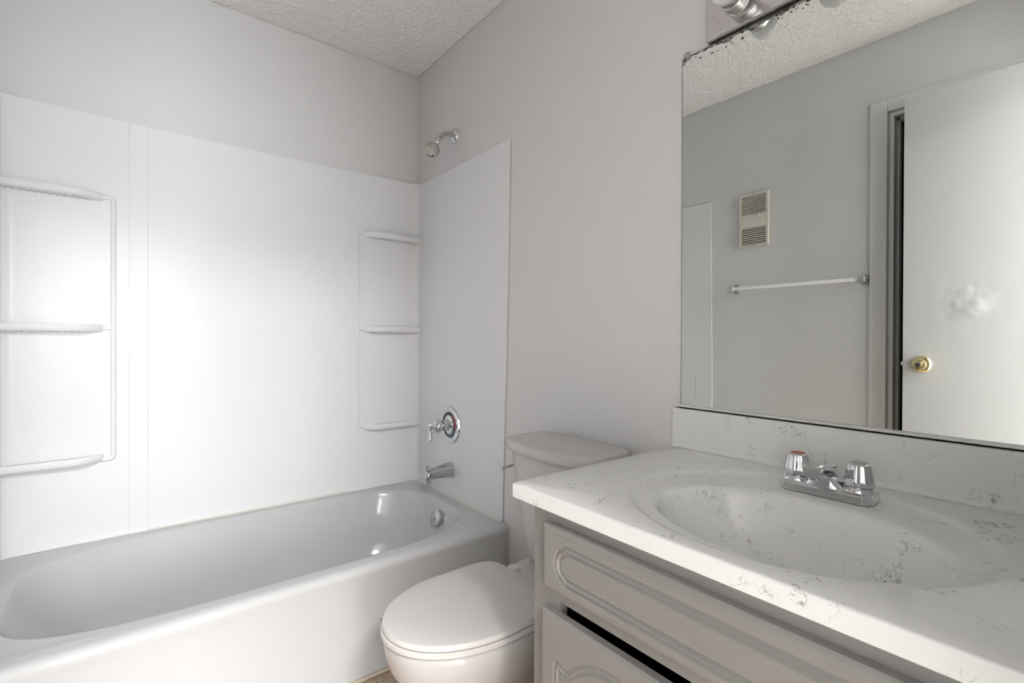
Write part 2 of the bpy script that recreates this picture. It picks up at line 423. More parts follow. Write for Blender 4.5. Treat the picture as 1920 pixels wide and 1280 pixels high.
# ------------------------------------------------------------------ tub surround
sur = thing('tub_surround', 'glossy white acrylic surround with moulded shelves above the tub', 'shower surround', (0.01, -0.74, 0.366))
ZS = 1.879; ZB = 0.3665
T = 0.006
b = BM(); box(b, 0.0008, 0.0048, -1.13, -0.345, ZB, ZS); obj('back_panel', b, m_surr, sur, bevel=0.001)
def corner_panel(name, yc, yi, s):
    """corner unit on the left wall from the corner yc to its free edge yi, curling into the corner; s=+1: corner at y=0"""
    b = BM(); prof = []
    n = 40
    for i in range(n+1):
        u = i/n; y = yi+(yc-yi)*u
        d = abs(y-yc)
        x = T+0.001+0.012*u+0.006*u*u
        if d < 0.03: x += (1-math.sqrt(max(0, 1-((0.03-d)/0.03)**2)))*0.028
        prof.append((x, y))
    front = [[(x, y, z) for x, y in prof] for z in (ZB, ZS)]
    back = [[(0.0008, y, z) for x, y in prof] for z in (ZB, ZS)]
    ring = [front[0]+back[0][::-1], front[1]+back[1][::-1]]
    loft(b, ring)
    p = obj(name, b, m_surc, sur, angle=30)
    return p
def xs_at(y, yc, yi):
    u = (y-yi)/(yc-yi); return T+0.001+0.012*u+0.006*u*u
cpl = corner_panel('corner_panel', Y2+0.002, -1.1665, -1)
cpr = corner_panel('corner_panel', -0.002, -0.357, 1)
# cover strips at the overlaps
b = BM(); box(b, 0.0010, 0.0120, -1.1725, -1.1162, ZB, ZS); obj('seam_strip', b, m_surr, sur, bevel=0.0022)
b = BM(); box(b, 0.0010, 0.0056, -0.4074, -0.400, ZB, 1.40); obj('seam_strip', b, m_surr, sur, bevel=0.0015)
def bead(bm, pts, w, h):
    """rounded moulding of width w and height h lying on the wall x=const; pts (x,y,z) with mitred joints"""
    P = [Vector(p) for p in pts]; rings = []
    for i, p in enumerate(P):
        a = (P[i]-P[i-1]).normalized() if i > 0 else (P[1]-P[0]).normalized()
        c = (P[i+1]-P[i]).normalized() if i < len(P)-1 else a
        t = (a+c).normalized(); nn = Vector((1, 0, 0)); s = nn.cross(t).normalized()
        k = 1/max(0.5, t.dot(a))
        rings.append([p+s*(w/2*math.cos(q)*k)+nn*(h*math.sin(q)) for q in np.linspace(0, PI, 9)]+[p-s*(w/2*k)-nn*0.003, p+s*(w/2*k)-nn*0.003])
    loft(bm, rings)
def rounded(pts, r=0.015, n=6):
    P = [Vector(p) for p in pts]; out = [P[0]]
    for i in range(1, len(P)-1):
        a = (P[i-1]-P[i]).normalized(); c = (P[i+1]-P[i]).normalized()
        for k in range(n+1):
            t = k/n
            out.append((P[i]+a*r)*(1-t)**2+P[i]*2*t*(1-t)+(P[i]+c*r)*t*t)
    out.append(P[-1]); return out
def shelf(yA, yB, z, panel, yc, yi, s, dep=0.056, ribs=False):
    """shelf from free end yA to the corner end yB at height z (top)"""
    b = BM(); n = 30; front = []
    L = abs(yB-yA)
    for i in range(n+1):
        u = i/n; y = yA+(yB-yA)*u; d = abs(y-yA)
        k = min(1.0, d/0.085); k = math.sin(k*PI/2)**0.75
        front.append((y, 0.006+dep*k, k))
    def ring(y, f, k):
        x0 = 0.001; t = 0.027
        return [(x0, y, z-t), (f*0.55, y, z-t*1.0), (f-0.006, y, z-t*0.95), (f-0.0015, y, z-t*0.75), (f, y, z-t*0.4), (f-0.001, y, z-t*0.12), (f-0.004, y, z+0.0015), (f-0.009, y, z+0.001), (f-0.014, y, z-0.003), (x0, y, z-0.003)]
    loft(b, [ring(y, max(0.012, f), k) for y, f, k in front])
    o = obj('shelf', b, m_surr, panel, angle=50)
    b = BM(); m_ = int(L/0.019)
    for i in range(m_):
        y = yA+(yB-yA)*(i+1.8)/(m_+1.5)
        d = abs(y-yA); k = math.sin(min(1.0, d/0.085)*PI/2)**0.75
        box(b, 0.007, 0.006+dep*k-0.010, y-0.0012, y+0.0012, z-0.0305, z-0.026)
    obj('shelf_rib', b, m_surr, o)['kind'] = 'stuff'
    return o
yl, yi_l = Y2+0.002, -1.1665
XL = xs_at(-1.21, yl, yi_l)
for z in (1.603, 1.1358, 0.672): shelf(-1.243, Y2+0.006, z, cpl, yl, yi_l, -1)
b = BM()
bead(b, rounded([(XL, -1.247, 1.592), (XL, -1.2165, 1.592), (XL, -1.2165, 0.652), (XL, -1.247, 0.652)]), 0.017, 0.008)
bead(b, [(XL, -1.247, 1.1225), (XL, -1.2165, 1.1225)], 0.015, 0.007)
obj('frame_moulding', b, m_surr, cpl, angle=60)
XR = xs_at(-0.30, -0.002, -0.357)
for z in (1.603, 1.147, 0.675): shelf(-0.288, -0.006, z, cpr, -0.002, -0.357, 1, dep=0.046)
b = BM()
bead(b, rounded([(XR, -0.284, 1.594), (XR, -0.3115, 1.594), (XR, -0.3115, 0.664), (XR, -0.284, 0.664)]), 0.012, 0.0055)
bead(b, [(XR, -0.284, 1.134), (XR, -0.305, 1.134)], 0.011, 0.005)
obj('frame_moulding', b, m_surr, cpr, angle=60)
b = BM()
cv = [(0.0002, 0.0), (0.0085, 0.0), (0.0050, 0.0012), (0.0022, 0.0035), (0.0008, 0.0075), (0.0002, 0.0075)]
loft(b, [[(0.0048+dx_, y, 0.3657+dz_) for dx_, dz_ in cv] for y in (Y2+0.01, -0.008)])
loft(b, [[(x, -T-dx_, 0.3657+dz_) for dx_, dz_ in cv] for x in (0.012, 0.748)])
obj('caulk_bead', b, m_caulk, sur)
# end panels on the faucet wall and on the opposite wall
b = BM()
pts = [(0.006, ZB), (0.748, ZB), (0.7575, 0.68), (0.767, 0.956), (0.7775, 1.375), (0.787, ZS-0.004), (0.006, ZS-0.004)]
loft(b, [[(x, -0.0008, z) for x, z in pts], [(x, -T, z) for x, z in pts]]); obj('end_panel', b, m_surr, sur, bevel=0.0015)
b = BM()
pts = [(0.006, ZB), (0.797, ZB), (0.785, ZS), (0.006, ZS)]
loft(b, [[(x, Y2+0.0008, z) for x, z in pts], [(x, Y2+T, z) for x, z in pts]]); ep = obj('end_panel', b, m_surr, sur, bevel=0.0015)
b = BM()
for k in range(16):
    z = 0.745+k*0.0075+random.uniform(-0.001, 0.001); x = 0.689+k*0.0001+random.uniform(-0.001, 0.001)
    box(b, x-0.0012, x+0.0012, Y2+T-0.001, Y2+T+0.0002, z-0.0022, z+random.uniform(0.0005, 0.003))
obj('scuff_mark', b, m_stain, ep)['kind'] = 'stuff'

# ------------------------------------------------------------------ shower head
sx, sz = 0.369, 2.019
sh = thing('wall_shower', 'small grey shower head on a bent arm high above the tub', 'shower head', (sx, 0, sz))
b = BM(); lathe(b, (sx, -0.0005, sz), (0, -1, 0), [(0.036, 0), (0.036, 0.004), (0.032, 0.010), (0.020, 0.016), (0.013, 0.018)], 40); obj('wall_flange', b, m_chrome, sh)
arm = smooth_path([(sx, -0.008, sz), (sx, -0.032, sz+0.002), (sx, -0.056, sz-0.006), (sx, -0.074, sz-0.024), (sx, -0.084, sz-0.040)], 6)
b = BM(); tube(b, arm, 0.0105, 20); obj('arm', b, m_dull, sh)
d = Vector((0, -0.55, -0.83)).normalized(); o0 = Vector((sx, -0.082, sz-0.037))
b = BM(); lathe(b, o0, d, [(0.0115, 0), (0.014, 0.001), (0.014, 0.004), (0.0125, 0.006), (0.0125, 0.022), (0.009, 0.026), (0.008, 0.032)], 24); obj('swivel_nut', b, m_chrome, sh)
o1 = o0+d*0.028
b = BM(); lathe(b, o1, d, [(0.010, 0), (0.014, 0.006), (0.027, 0.018), (0.033, 0.026), (0.034, 0.046), (0.031, 0.052), (0.0, 0.052)], 40, True, False, facets=10, depth=0.012); hd = obj('spray_head', b, m_grey, sh)
b = BM(); lathe(b, o1, d, [(0.0305, 0.050), (0.030, 0.058), (0.026, 0.061), (0.024, 0.0595), (0.0, 0.0595)], 36, True, False); fc = obj('spray_face', b, m_face, sh)
b = BM()
_, uu, vv = frame(d)
for k in range(12):
    t = math.pi*(0.1+0.8*k/11)+2.6+math.pi
    p = o1+d*0.0596+(uu*math.cos(t)+vv*math.sin(t))*0.018
    lathe(b, p, d, [(0.0032, 0), (0.0032, 0.0008)], 10)
obj('spray_slot', b, m_ringd, fc)['kind'] = 'stuff'

# ------------------------------------------------------------------ tub valve
vx, vz = 0.352, 0.696
vy = -T-0.0004
va = thing('shower_valve', 'round chrome shower valve with lever handle on end panel', 'shower valve', (vx, vy, vz))
b = BM(); lathe(b, (vx, vy, vz), (0, -1, 0), [(0.083, 0), (0.085, 0.003), (0.082, 0.008), (0.072, 0.011), (0.064, 0.0105), (0.060, 0.008), (0.0, 0.008)], 64, True, False); obj('escutcheon', b, m_chrome, va)
def arc_ring(bm, a0, a1, r0, r1, y0, y1, n=24):
    rings = []
    for k in range(n+1):
        t = a0+(a1-a0)*k/n
        rings.append([(vx+r*math.cos(t), y, vz+r*math.sin(t)) for r, y in ((r0, y0), (r1, y0), (r1, y1), (r0, y1))])
    loft(bm, rings)
for nm, a0, a1, mm in (('hot_arc', -0.35, 1.15, m_red), ('cold_arc', -2.0, -0.36, m_blue), ('off_arc', 1.16, 4.27, m_ringd)):
    b = BM(); arc_ring(b, a0, a1, 0.044, 0.058, vy-0.0075, vy-0.0095); obj(nm, b, mm, va)
b = BM(); lathe(b, (vx, vy, vz), (0, -1, 0), [(0.040, 0.007), (0.040, 0.011), (0.034, 0.014), (0.027, 0.015), (0.023, 0.024), (0.021, 0.038), (0.023, 0.040), (0.023, 0.046), (0.026, 0.050), (0.030, 0.060), (0.030, 0.070), (0.025, 0.081), (0.015, 0.087), (0.010, 0.090), (0.010, 0.098)], 40); obj('handle_hub', b, m_chrome, va)
b = BM(); lathe(b, (vx, vy-0.105, vz+0.006), (0, 0, -1), [(0.0, -0.012), (0.007, -0.010), (0.011, -0.002), (0.010, 0.006), (0.0075, 0.011), (0.0072, 0.030), (0.0085, 0.048), (0.0115, 0.066), (0.0105, 0.070), (0.0, 0.071)], 28, False, False); obj('lever', b, m_chrome, va)

# ------------------------------------------------------------------ tub spout
px_, pz_ = 0.361, 0.491
sp = thing('tub_spout', 'chrome tub spout with diverter knob below the shower valve', 'tub spout', (px_, vy, pz_))
b = BM(); rings = []
for t, y, rz, rx, dz in ((0, 0.0, 0.0345, 0.032, 0), (0, 0.004, 0.0345, 0.032, 0), (0, 0.02, 0.033, 0.0305, 0), (0, 0.05, 0.0295, 0.028, 0), (0, 0.085, 0.0255, 0.0255, -0.002), (0, 0.108, 0.0235, 0.0245, -0.004), (0, 0.124, 0.0215, 0.0235, -0.007), (0, 0.134, 0.018, 0.021, -0.012), (0, 0.139, 0.010, 0.014, -0.018)):
    rings.append([(px_+rx*se(math.cos(2*PI*k/32), 2.4), vy-y, pz_+dz+rz*se(math.sin(2*PI*k/32), 2.4)) for k in range(32)])
loft(b, rings); obj('spout_body', b, mat('worn_chrome', (0.52, 0.52, 0.52), 0.17, 1.0), sp, angle=50)
b = BM(); rings = []
for z, r in ((pz_-0.004, 0.021), (pz_-0.02, 0.0205), (pz_-0.036, 0.019), (pz_-0.044, 0.018)):
    rings.append([(px_+r*se(math.cos(2*PI*k/28), 2.6), vy-0.122+r*0.85*se(math.sin(2*PI*k/28), 2.6), z) for k in range(28)])
loft(b, rings); obj('spout_outlet', b, m_chrome, sp)
b = BM(); lathe(b, (px_, vy-0.127, pz_+0.016), (0, 0, 1), [(0.005, -0.012), (0.005, 0.006), (0.006, 0.012), (0.0095, 0.017), (0.0095, 0.020), (0.006, 0.022), (0, 0.0222)], 20, True, False); obj('diverter_knob', b, m_chrome, sp)
b = BM(); lathe(b, (px_, vy+0.0002, pz_), (0, -1, 0), [(0.040, 0), (0.0385, 0.003), (0.034, 0.004)], 36); obj('caulk_ring', b, m_caulk, sp)

# ------------------------------------------------------------------ toilet
TX = 1.205
to = thing('toilet', 'white toilet with closed lid between bathtub and vanity', 'toilet', (TX, -0.4, 0))
def egg(a, f, k, z, nf=2.1, nb=2.6, cy=-0.45, n=64, cx=TX):
    r = []
    for i in range(n):
        t = 2*PI*i/n; c, s = math.cos(t), math.sin(t)
        e = nf if s < 0 else nb
        r.append((cx+a*se(c, e), cy+(f if s < 0 else k)*se(s, e), z))
    return r
b = BM()
R = [egg(0.108, 0.130, 0.33, 0.0, 2.4, 3.4), egg(0.108, 0.130, 0.33, 0.02, 2.4, 3.4), egg(0.096, 0.110, 0.32, 0.05, 2.4, 3), egg(0.092, 0.105, 0.31, 0.11, 2.3, 3),
     egg(0.098, 0.125, 0.30, 0.16, 2.2, 2.8), egg(0.120, 0.165, 0.28, 0.20, 2.1, 2.6), egg(0.148, 0.205, 0.25, 0.245, 2.1, 2.5), egg(0.166, 0.228, 0.22, 0.285, 2.1, 2.5), egg(0.175, 0.238, 0.205, 0.325, 2.1, 2.6),
     egg(0.177, 0.241, 0.203, 0.350, 2.1, 2.7), egg(0.175, 0.239, 0.201, 0.360, 2.1, 2.7), egg(0.168, 0.232, 0.195, 0.3645, 2.1, 2.7)]
loft(b, R); obj('bowl', b, m_porc, to, angle=60)
b = BM()   # deck that carries the tank
def rr(x0, x1, y0, y1, z, n=5, N=48):
    cx, cy = (x0+x1)/2, (y0+y1)/2
    return [(cx+(x1-x0)/2*se(math.cos(2*PI*i/N), n), cy+(y1-y0)/2*se(math.sin(2*PI*i/N), n), z) for i in range(N)]
loft(b, [rr(TX-0.095, TX+0.095, -0.33, -0.06, 0.22), rr(TX-0.105, TX+0.105, -0.33, -0.04, 0.30), rr(TX-0.112, TX+0.112, -0.32, -0.03, 0.365), rr(TX-0.112, TX+0.112, -0.262, -0.03, 0.385), rr(TX-0.106, TX+0.106, -0.245, -0.034, 0.391)])
obj('tank_deck', b, m_porc, to, angle=60)
b = BM(); lathe(b, (TX-0.118, -0.36, 0.0), (0, 0, 1), [(0.017, 0.0), (0.017, 0.012), (0.013, 0.022), (0.0, 0.025)], 20, True, False); obj('bolt_cap', b, m_porc, to)
b = BM(); lathe(b, (TX+0.118, -0.36, 0.0), (0, 0, 1), [(0.017, 0.0), (0.017, 0.012), (0.013, 0.022), (0.0, 0.025)], 20, True, False); obj('bolt_cap', b, m_porc, to)
def tank_ring(hw, y0, bow, z, n=56, y1=-0.014, e=6.0):
    r = []
    for i in range(n):
        t = 2*PI*i/n; c, s = math.cos(t), math.sin(t)
        x = hw*se(c, e); ym = (y0+y1)/2; y = ym+(y1-y0)/2*se(s, e)
        if s < 0: y -= bow*(1-(x/hw)**2)*min(1, -se(s, e))
        r.append((TX+x, y, z))
    return r
b = BM()
loft(b, [tank_ring(0.075, -0.165, 0.01, 0.3915), tank_ring(0.092, -0.180, 0.018, 0.402), tank_ring(0.108, -0.186, 0.022, 0.43), tank_ring(0.132, -0.188, 0.024, 0.50), tank_ring(0.158, -0.190, 0.026, 0.60), tank_ring(0.182, -0.192, 0.028, 0.70), tank_ring(0.187, -0.193, 0.028, 0.735)])
tk = obj('tank', b, m_porc, to, angle=50)
b = BM()
loft(b, [tank_ring(0.190, -0.196, 0.030, 0.7355), tank_ring(0.200, -0.205, 0.032, 0.738), tank_ring(0.204, -0.208, 0.034, 0.743), tank_ring(0.204, -0.208, 0.034, 0.761), tank_ring(0.2025, -0.2068, 0.034, 0.7655), tank_ring(0.199, -0.204, 0.033, 0.7688), tank_ring(0.193, -0.199, 0.032, 0.7702), tank_ring(0.17, -0.178, 0.028, 0.7707)])
obj('tank_lid', b, m_porc, to, angle=50)
# flush lever on the left end of the tank
b = BM(); tube(b, [(TX-0.170, -0.145, 0.672), (TX-0.188, -0.146, 0.671), (TX-0.196, -0.150, 0.671), (TX-0.198, -0.175, 0.667), (TX-0.197, -0.205, 0.664)], [0.010, 0.008, 0.006, 0.0055, 0.0045], 14)
obj('flush_lever', b, m_chrome, to)
# seat ring and lid
def dee(a, f, k, z, cy=-0.455): return egg(a, f, k, z, 2.05, 6.0, cy, 72)
b = BM(); loft(b, [dee(0.172, 0.240, 0.190, 0.3655), dee(0.176, 0.244, 0.193, 0.369), dee(0.176, 0.244, 0.193, 0.378), dee(0.173, 0.241, 0.191, 0.3805)]); obj('seat', b, m_seat, to, angle=35)
b = BM(); loft(b, [dee(0.170, 0.238, 0.190, 0.3815), dee(0.173, 0.241, 0.192, 0.384), dee(0.173, 0.241, 0.192, 0.391), dee(0.170, 0.238, 0.190, 0.3955), dee(0.163, 0.230, 0.184, 0.3975), dee(0.12, 0.17, 0.14, 0.3985), dee(0.05, 0.07, 0.05, 0.399)]); obj('seat_lid', b, m_seat, to, angle=35)
for s in (-1, 1):
    b = BM(); loft(b, [rr(TX+s*0.075-0.02, TX+s*0.075+0.02, -0.268, -0.236, z, 4, 24) for z in (0.386, 0.392)]+[rr(TX+s*0.075-0.016, TX+s*0.075+0.016, -0.262, -0.240, 0.398, 4, 24)]); obj('seat_hinge', b, m_seat, to)
b = BM(); box(b, TX-0.085, TX-0.065, -0.674, -0.664, 0.3798, 0.3818); obj('bumper', b, m_ringd, to)

# ------------------------------------------------------------------ vanity cabinet
GX0, GX1, GY = 1.576, 2.335, -0.555
vc = thing('vanity_cabinet', 'taupe painted vanity cabinet with routed doors under the marble top', 'cabinet', (1.95, -0.28, 0))
b = BM()
th = 0.016
box(b, GX0, GX0+th, GY+0.018, -0.002, 0.0, 0.773); box(b, GX1-th, GX1, GY+0.018, -0.002, 0.0, 0.773)
box(b, GX0+th, GX1-th, -0.012, -0.002, 0.0, 0.773); box(b, GX0+th, GX1-th, GY+0.018, -0.012, 0.09, 0.105)
box(b, GX0+th, GX1-th, GY+0.07, GY+0.085, 0.0, 0.09)
obj('carcass', b, m_cab, vc)
b = BM()   # face frame: stiles, rails
box(b, GX0, 1.648, GY, GY+0.018, 0.09, 0.773); box(b, 2.262, GX1, GY, GY+0.018, 0.09, 0.773)
box(b, 1.648, 2.262, GY, GY+0.018, 0.738, 0.773); box(b, 1.648, 2.262, GY, GY+0.018, 0.6105, 0.650)
box(b, 1.648, 2.262, GY, GY+0.018, 0.09, 0.125); box(b, 1.935, 1.975, GY, GY+0.018, 0.125, 0.6105)
obj('face_frame', b, m_cab, vc)
b = BM(); box(b, 1.62, 2.28, GY+0.019, GY+0.021, 0.655, 0.735); obj('drawer_shade_sheet', b, m_dark, vc)  # black sheet put in as the shade behind the drawer front
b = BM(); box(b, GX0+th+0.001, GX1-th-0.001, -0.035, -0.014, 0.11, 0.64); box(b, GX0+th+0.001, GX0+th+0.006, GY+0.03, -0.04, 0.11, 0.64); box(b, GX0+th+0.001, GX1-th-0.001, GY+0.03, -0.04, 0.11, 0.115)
obj('cabinet_shade_liner', b, m_dark, vc)  # near-black liners added as the cabinet's inner shade

def seg_dist(PX, PZ, poly):
    D = np.full(PX.shape, 1e9)
    for (x0, z0), (x1, z1) in zip(poly, poly[1:]):
        dx, dz = x1-x0, z1-z0; L2 = dx*dx+dz*dz+1e-12
        t = np.clip(((PX-x0)*dx+(PZ-z0)*dz)/L2, 0, 1)
        D = np.minimum(D, np.hypot(PX-x0-t*dx, PZ-z0-t*dz))
    return D
def routed(name, x0, x1, z0, z1, poly, step, parent, depth=0.0036):
    """panel with its face at y=-0.575 and a double groove routed along poly"""
    yf, yb = -0.575, GY-0.0006
    xs = np.linspace(x0, x1, int((x1-x0)/step)+1); zs = np.linspace(z0, z1, int((z1-z0)/step)+1)
    PX, PZ = np.meshgrid(xs, zs, indexing='ij')
    D = seg_dist(PX, PZ, poly)
    g = np.zeros_like(D)
    g -= depth*np.clip(1-np.abs(D-0.0050)/0.0042, 0, 1)**0.9
    g += 0.0012*np.clip(1-D/0.003, 0, 1)
    edge = np.minimum(np.minimum(PX-x0, x1-PX), np.minimum(PZ-z0, z1-PZ))
    g -= 0.0055*np.clip(1-edge/0.009, 0, 1)**1.6
    g -= 0.0012*np.clip(1-np.abs(edge-0.0105)/0.002, 0, 1)
    b = BM()
    V = [[b.verts.new((xs[i], yf-g[i, j], zs[j])) for j in range(len(zs))] for i in range(len(xs))]
    for i in range(len(xs)-1):
        for j in range(len(zs)-1):
            b.faces.new((V[i][j], V[i+1][j], V[i+1][j+1], V[i][j+1]))
    ret = bmesh.ops.extrude_edge_only(b, edges=[e for e in b.edges if e.is_boundary])
    nv = [g_ for g_ in ret['geom'] if isinstance(g_, bmesh.types.BMVert)]
    for v in nv: v.co.y = yb
    b.faces.new([]) if False else None
    bmesh.ops.contextual_create(b, geom=[e for e in b.edges if e.is_boundary])
    return obj(name, b, m_cab, parent, angle=45)
# drawer front outline: long bar with cathedral ends
dx0, dx1, dz0, dz1 = 1.6185, 2.2915, 0.6355, 0.7515
gx0, gx1, gz0, gz1 = 1.6565, 2.2535, 0.6630, 0.7200
zm = (gz0+gz1)/2
def bez(p0, p1, p2, n=10): return [((1-t)**2*p0[0]+2*t*(1-t)*p1[0]+t*t*p2[0], (1-t)**2*p0[1]+2*t*(1-t)*p1[1]+t*t*p2[1]) for t in np.linspace(0, 1, n)]
def mirror_pts(pts, cx): return [(2*cx-x, z) for x, z in pts]
lh = [(gx0+0.024, gz1)]+bez((gx0+0.024, gz1), (gx0+0.018, gz1-0.007), (gx0+0.010, gz1-0.009), 5)+bez((gx0+0.010, gz1-0.009), (gx0-0.006, zm), (gx0+0.010, gz0+0.009), 12)+bez((gx0+0.010, gz0+0.009), (gx0+0.018, gz0+0.007), (gx0+0.024, gz0), 5)
poly = lh+mirror_pts(lh, (gx0+gx1)/2)[::-1]+[lh[0]]
routed('drawer_front', dx0, dx1, dz0, dz1, poly, 0.0014, vc)
def door_poly(x0, x1, z0, z1):
    zt = z1-0.088; c = (x0+x1)/2; a = x0+0.045
    half = [(a, z0+0.045), (a, zt), (a+0.012, zt-0.003)]+bez((a+0.012, zt-0.003), (a+0.030, zt-0.006), (a+0.042, zt+0.012), 10)+bez((a+0.042, zt+0.012), (c-0.045, zt+0.045), (c, zt+0.045), 14)
    return half+mirror_pts(half, c)[::-1]+[half[0]]
for x0, x1 in ((1.6140, 1.9525), (1.9575, 2.2960)):
    dr = routed('cabinet_door', x0, x1, 0.105, 0.5942, door_poly(x0, x1, 0.105, 0.5942), 0.0024, vc)
# ------------------------------------------------------------------ vanity top with moulded basin
vt = thing('marble_countertop', 'white marbled vanity top with moulded oval basin and backsplash', 'sink', (1.93, -0.29, 0.775))
b = BM()
QX0, QX1, QY0, QY1, QZ = 1.531, 2.340, -0.5746, -0.003, 0.8073
bcx, bcy = 1.945, -0.352
NB = 160
def rq(ix, z, cx=bcx, cy=bcy):
    return rect_ring(QX0+ix, QX1-0.0, QY0+ix, QY1, z, NB, cx, cy)
def el(a, f, k, z, cx, cy, n=2.0):
    r = []
    for i in range(NB):
        t = 2*PI*i/NB+PI/4; c, s = math.cos(t), math.sin(t)
        r.append((cx+a*se(c, n), cy+(k if s > 0 else f)*se(s, n), z))
    return r
ox, oy = 1.932, -0.308
R = [rq(0.004, 0.7752), rq(0.0, 0.778), rq(0.0, 0.8035), rq(0.0012, 0.8062), rq(0.004, QZ),
     el(0.275, 0.243, 0.240, QZ, ox, oy), el(0.268, 0.237, 0.234, QZ-0.0005, ox, oy), el(0.262, 0.232, 0.229, QZ-0.003, ox, oy), el(0.256, 0.227, 0.224, QZ-0.0055, ox, oy), el(0.25, 0.221, 0.218, QZ-0.0065, ox, oy),
     el(0.228, 0.172, 0.170, QZ-0.0075, bcx, bcy), el(0.218, 0.160, 0.158, QZ-0.0085, bcx, bcy), el(0.212, 0.154, 0.152, QZ-0.0115, bcx, bcy), el(0.207, 0.149, 0.147, QZ-0.017, bcx, bcy),
     el(0.198, 0.141, 0.139, QZ-0.035, bcx, bcy), el(0.182, 0.130, 0.128, QZ-0.065, bcx, bcy), el(0.155, 0.112, 0.110, QZ-0.095, bcx, bcy), el(0.115, 0.085, 0.083, QZ-0.117, bcx, bcy), el(0.06, 0.048, 0.046, QZ-0.128, bcx, bcy), el(0.023, 0.023, 0.023, QZ-0.131, bcx, bcy)]
vs = loft(b, R, cap0=False, cap1=False)
fan_cap(b, vs[-1], (bcx, bcy, QZ-0.131))
# underside of the slab, joined to the outside of the bowl
under = [el(0.235, 0.185, 0.180, 0.7752, bcx, bcy), el(0.205, 0.155, 0.15, 0.70, bcx, bcy), el(0.13, 0.10, 0.10, 0.665, bcx, bcy)]
prev = vs[0]
for r in under:
    cur = [b.verts.new(p) for p in r]
    for i in range(NB):
        j = (i+1) % NB; b.faces.new((prev[j], prev[i], cur[i], cur[j]))
    prev = cur
fan_cap(b, prev, (bcx, bcy, 0.66), True)
obj('basin_deck', b, m_marble, vt, angle=50)
b = BM(); box(b, 1.526, QX1, -0.0205, -0.003, QZ-0.001, 0.9091)
# small cove where the backsplash meets the deck
pr = [(-0.0205, QZ+0.010), (-0.0215, QZ+0.006), (-0.0245, QZ+0.0025), (-0.030, QZ+0.0004), (-0.0205, QZ+0.0004)]
loft(b, [[(x, y, z) for y, z in pr] for x in (1.531, QX1)])
obj('backsplash', b, m_marble, vt, bevel=0.0015)
b = BM(); lathe(b, (bcx, bcy, QZ-0.1305), (0, 0, 1), [(0.022, 0), (0.022, 0.002), (0.017, 0.003), (0.015, 0.001), (0.0, 0.0035)], 32, True, False); obj('drain_flange', b, m_chrome, vt)

# ------------------------------------------------------------------ sink faucet
fx, fy, fz = 1.9355, -0.130, QZ-0.0058
fa = thing('sink_faucet', 'low chrome two-handle faucet behind the oval basin', 'faucet', (fx, fy, fz))
b = BM()   # base: bar with chamfered ends, waisted
def base_ring(z, ins):
    P = [(-0.0785, -0.020), (-0.066, -0.034), (0.066, -0.034), (0.0785, -0.022), (0.0785, 0.024), (0.070, 0.033), (-0.070, 0.033), (-0.0785, 0.024)]
    return [(fx+px*(1-ins/0.0785), fy+py*(1-ins/0.034), z) for px, py in P]
loft(b, [base_ring(fz, 0.0), base_ring(fz+0.014, 0.001), base_ring(fz+0.0185, 0.0065)])
obj('base', b, m_chrome, fa, bevel=0.0012)
b = BM()   # spout: rises from the base, reaches forward
rings = []
for y, zc, hw, hh in ((0.030, 0.012, 0.026, 0.008), (0.020, 0.022, 0.0245, 0.013), (0.004, 0.034, 0.0205, 0.014), (-0.016, 0.044, 0.0175, 0.0135), (-0.038, 0.0515, 0.0155, 0.0125), (-0.058, 0.054, 0.0145, 0.0115), (-0.074, 0.0535, 0.0145, 0.0115), (-0.0785, 0.053, 0.0135, 0.0105)):
    rings.append([(fx+hw*se(math.cos(2*PI*k/28), 3.6), fy+y, fz+zc+hh*se(math.sin(2*PI*k/28), 3.6)) for k in range(28)])
loft(b, rings)
spo = obj('spout', b, m_chrome, fa, angle=40)
b = BM(); rings = []      # web that joins the spout to the base
for z, x0, y0, y1 in ((0.012, 0.046, -0.031, 0.030), (0.020, 0.036, -0.031, 0.028), (0.030, 0.024, -0.030, 0.020), (0.040, 0.015, -0.034, 0.004)):
    rings.append([(fx+x0*se(math.cos(2*PI*k/28), 3), fy+(y0+y1)/2+(y1-y0)/2*se(math.sin(2*PI*k/28), 3), fz+z) for k in range(28)])
loft(b, rings); obj('spout_foot', b, m_chrome, fa, angle=50)
b = BM(); lathe(b, (fx, fy-0.064, fz+0.047), (0, 0, -1), [(0.0095, 0), (0.0095, 0.010), (0.007, 0.010), (0.0065, 0.007)], 24); obj('aerator', b, m_chrome, spo)
for s, cm, lab in ((-1, m_cap, 'worn red index cap'), (1, m_capg, 'grey index cap')):
    hx = fx+s*0.0515; hz = fz+0.015
    b = BM(); lathe(b, (hx, fy, hz), (0, 0, 1), [(0.027, 0), (0.0275, 0.004), (0.025, 0.009), (0.021, 0.0115), (0.019, 0.012)], 36); obj('handle_collar', b, m_chrome, fa)
    b = BM(); lathe(b, (hx, fy, hz), (0, 0, 1), [(0.0195, 0.0115), (0.0228, 0.0125), (0.0232, 0.017), (0.0222, 0.026), (0.0195, 0.042), (0.0180, 0.0495), (0.0150, 0.0525), (0.0125, 0.0525)], 64, True, True, facets=8, depth=0.05)
    h = obj('handle', b, m_chrome, fa, angle=50)
    b = BM(); lathe(b, (hx, fy, hz), (0, 0, 1), [(0.0128, 0.0515), (0.0128, 0.0535), (0.010, 0.0545), (0.0, 0.0547)], 28, True, False); c_ = obj('index_cap', b, cm, h); c_['label'] = lab
b = BM(); lathe(b, (fx-0.004, fy+0.036, fz+0.010), (0, 0, 1), [(0.0035, 0), (0.0035, 0.027), (0.006, 0.030), (0.0105, 0.0345), (0.0108, 0.037), (0.007, 0.039), (0.0, 0.0395)], 24, True, False); obj('lift_rod', b, m_chrome, fa)

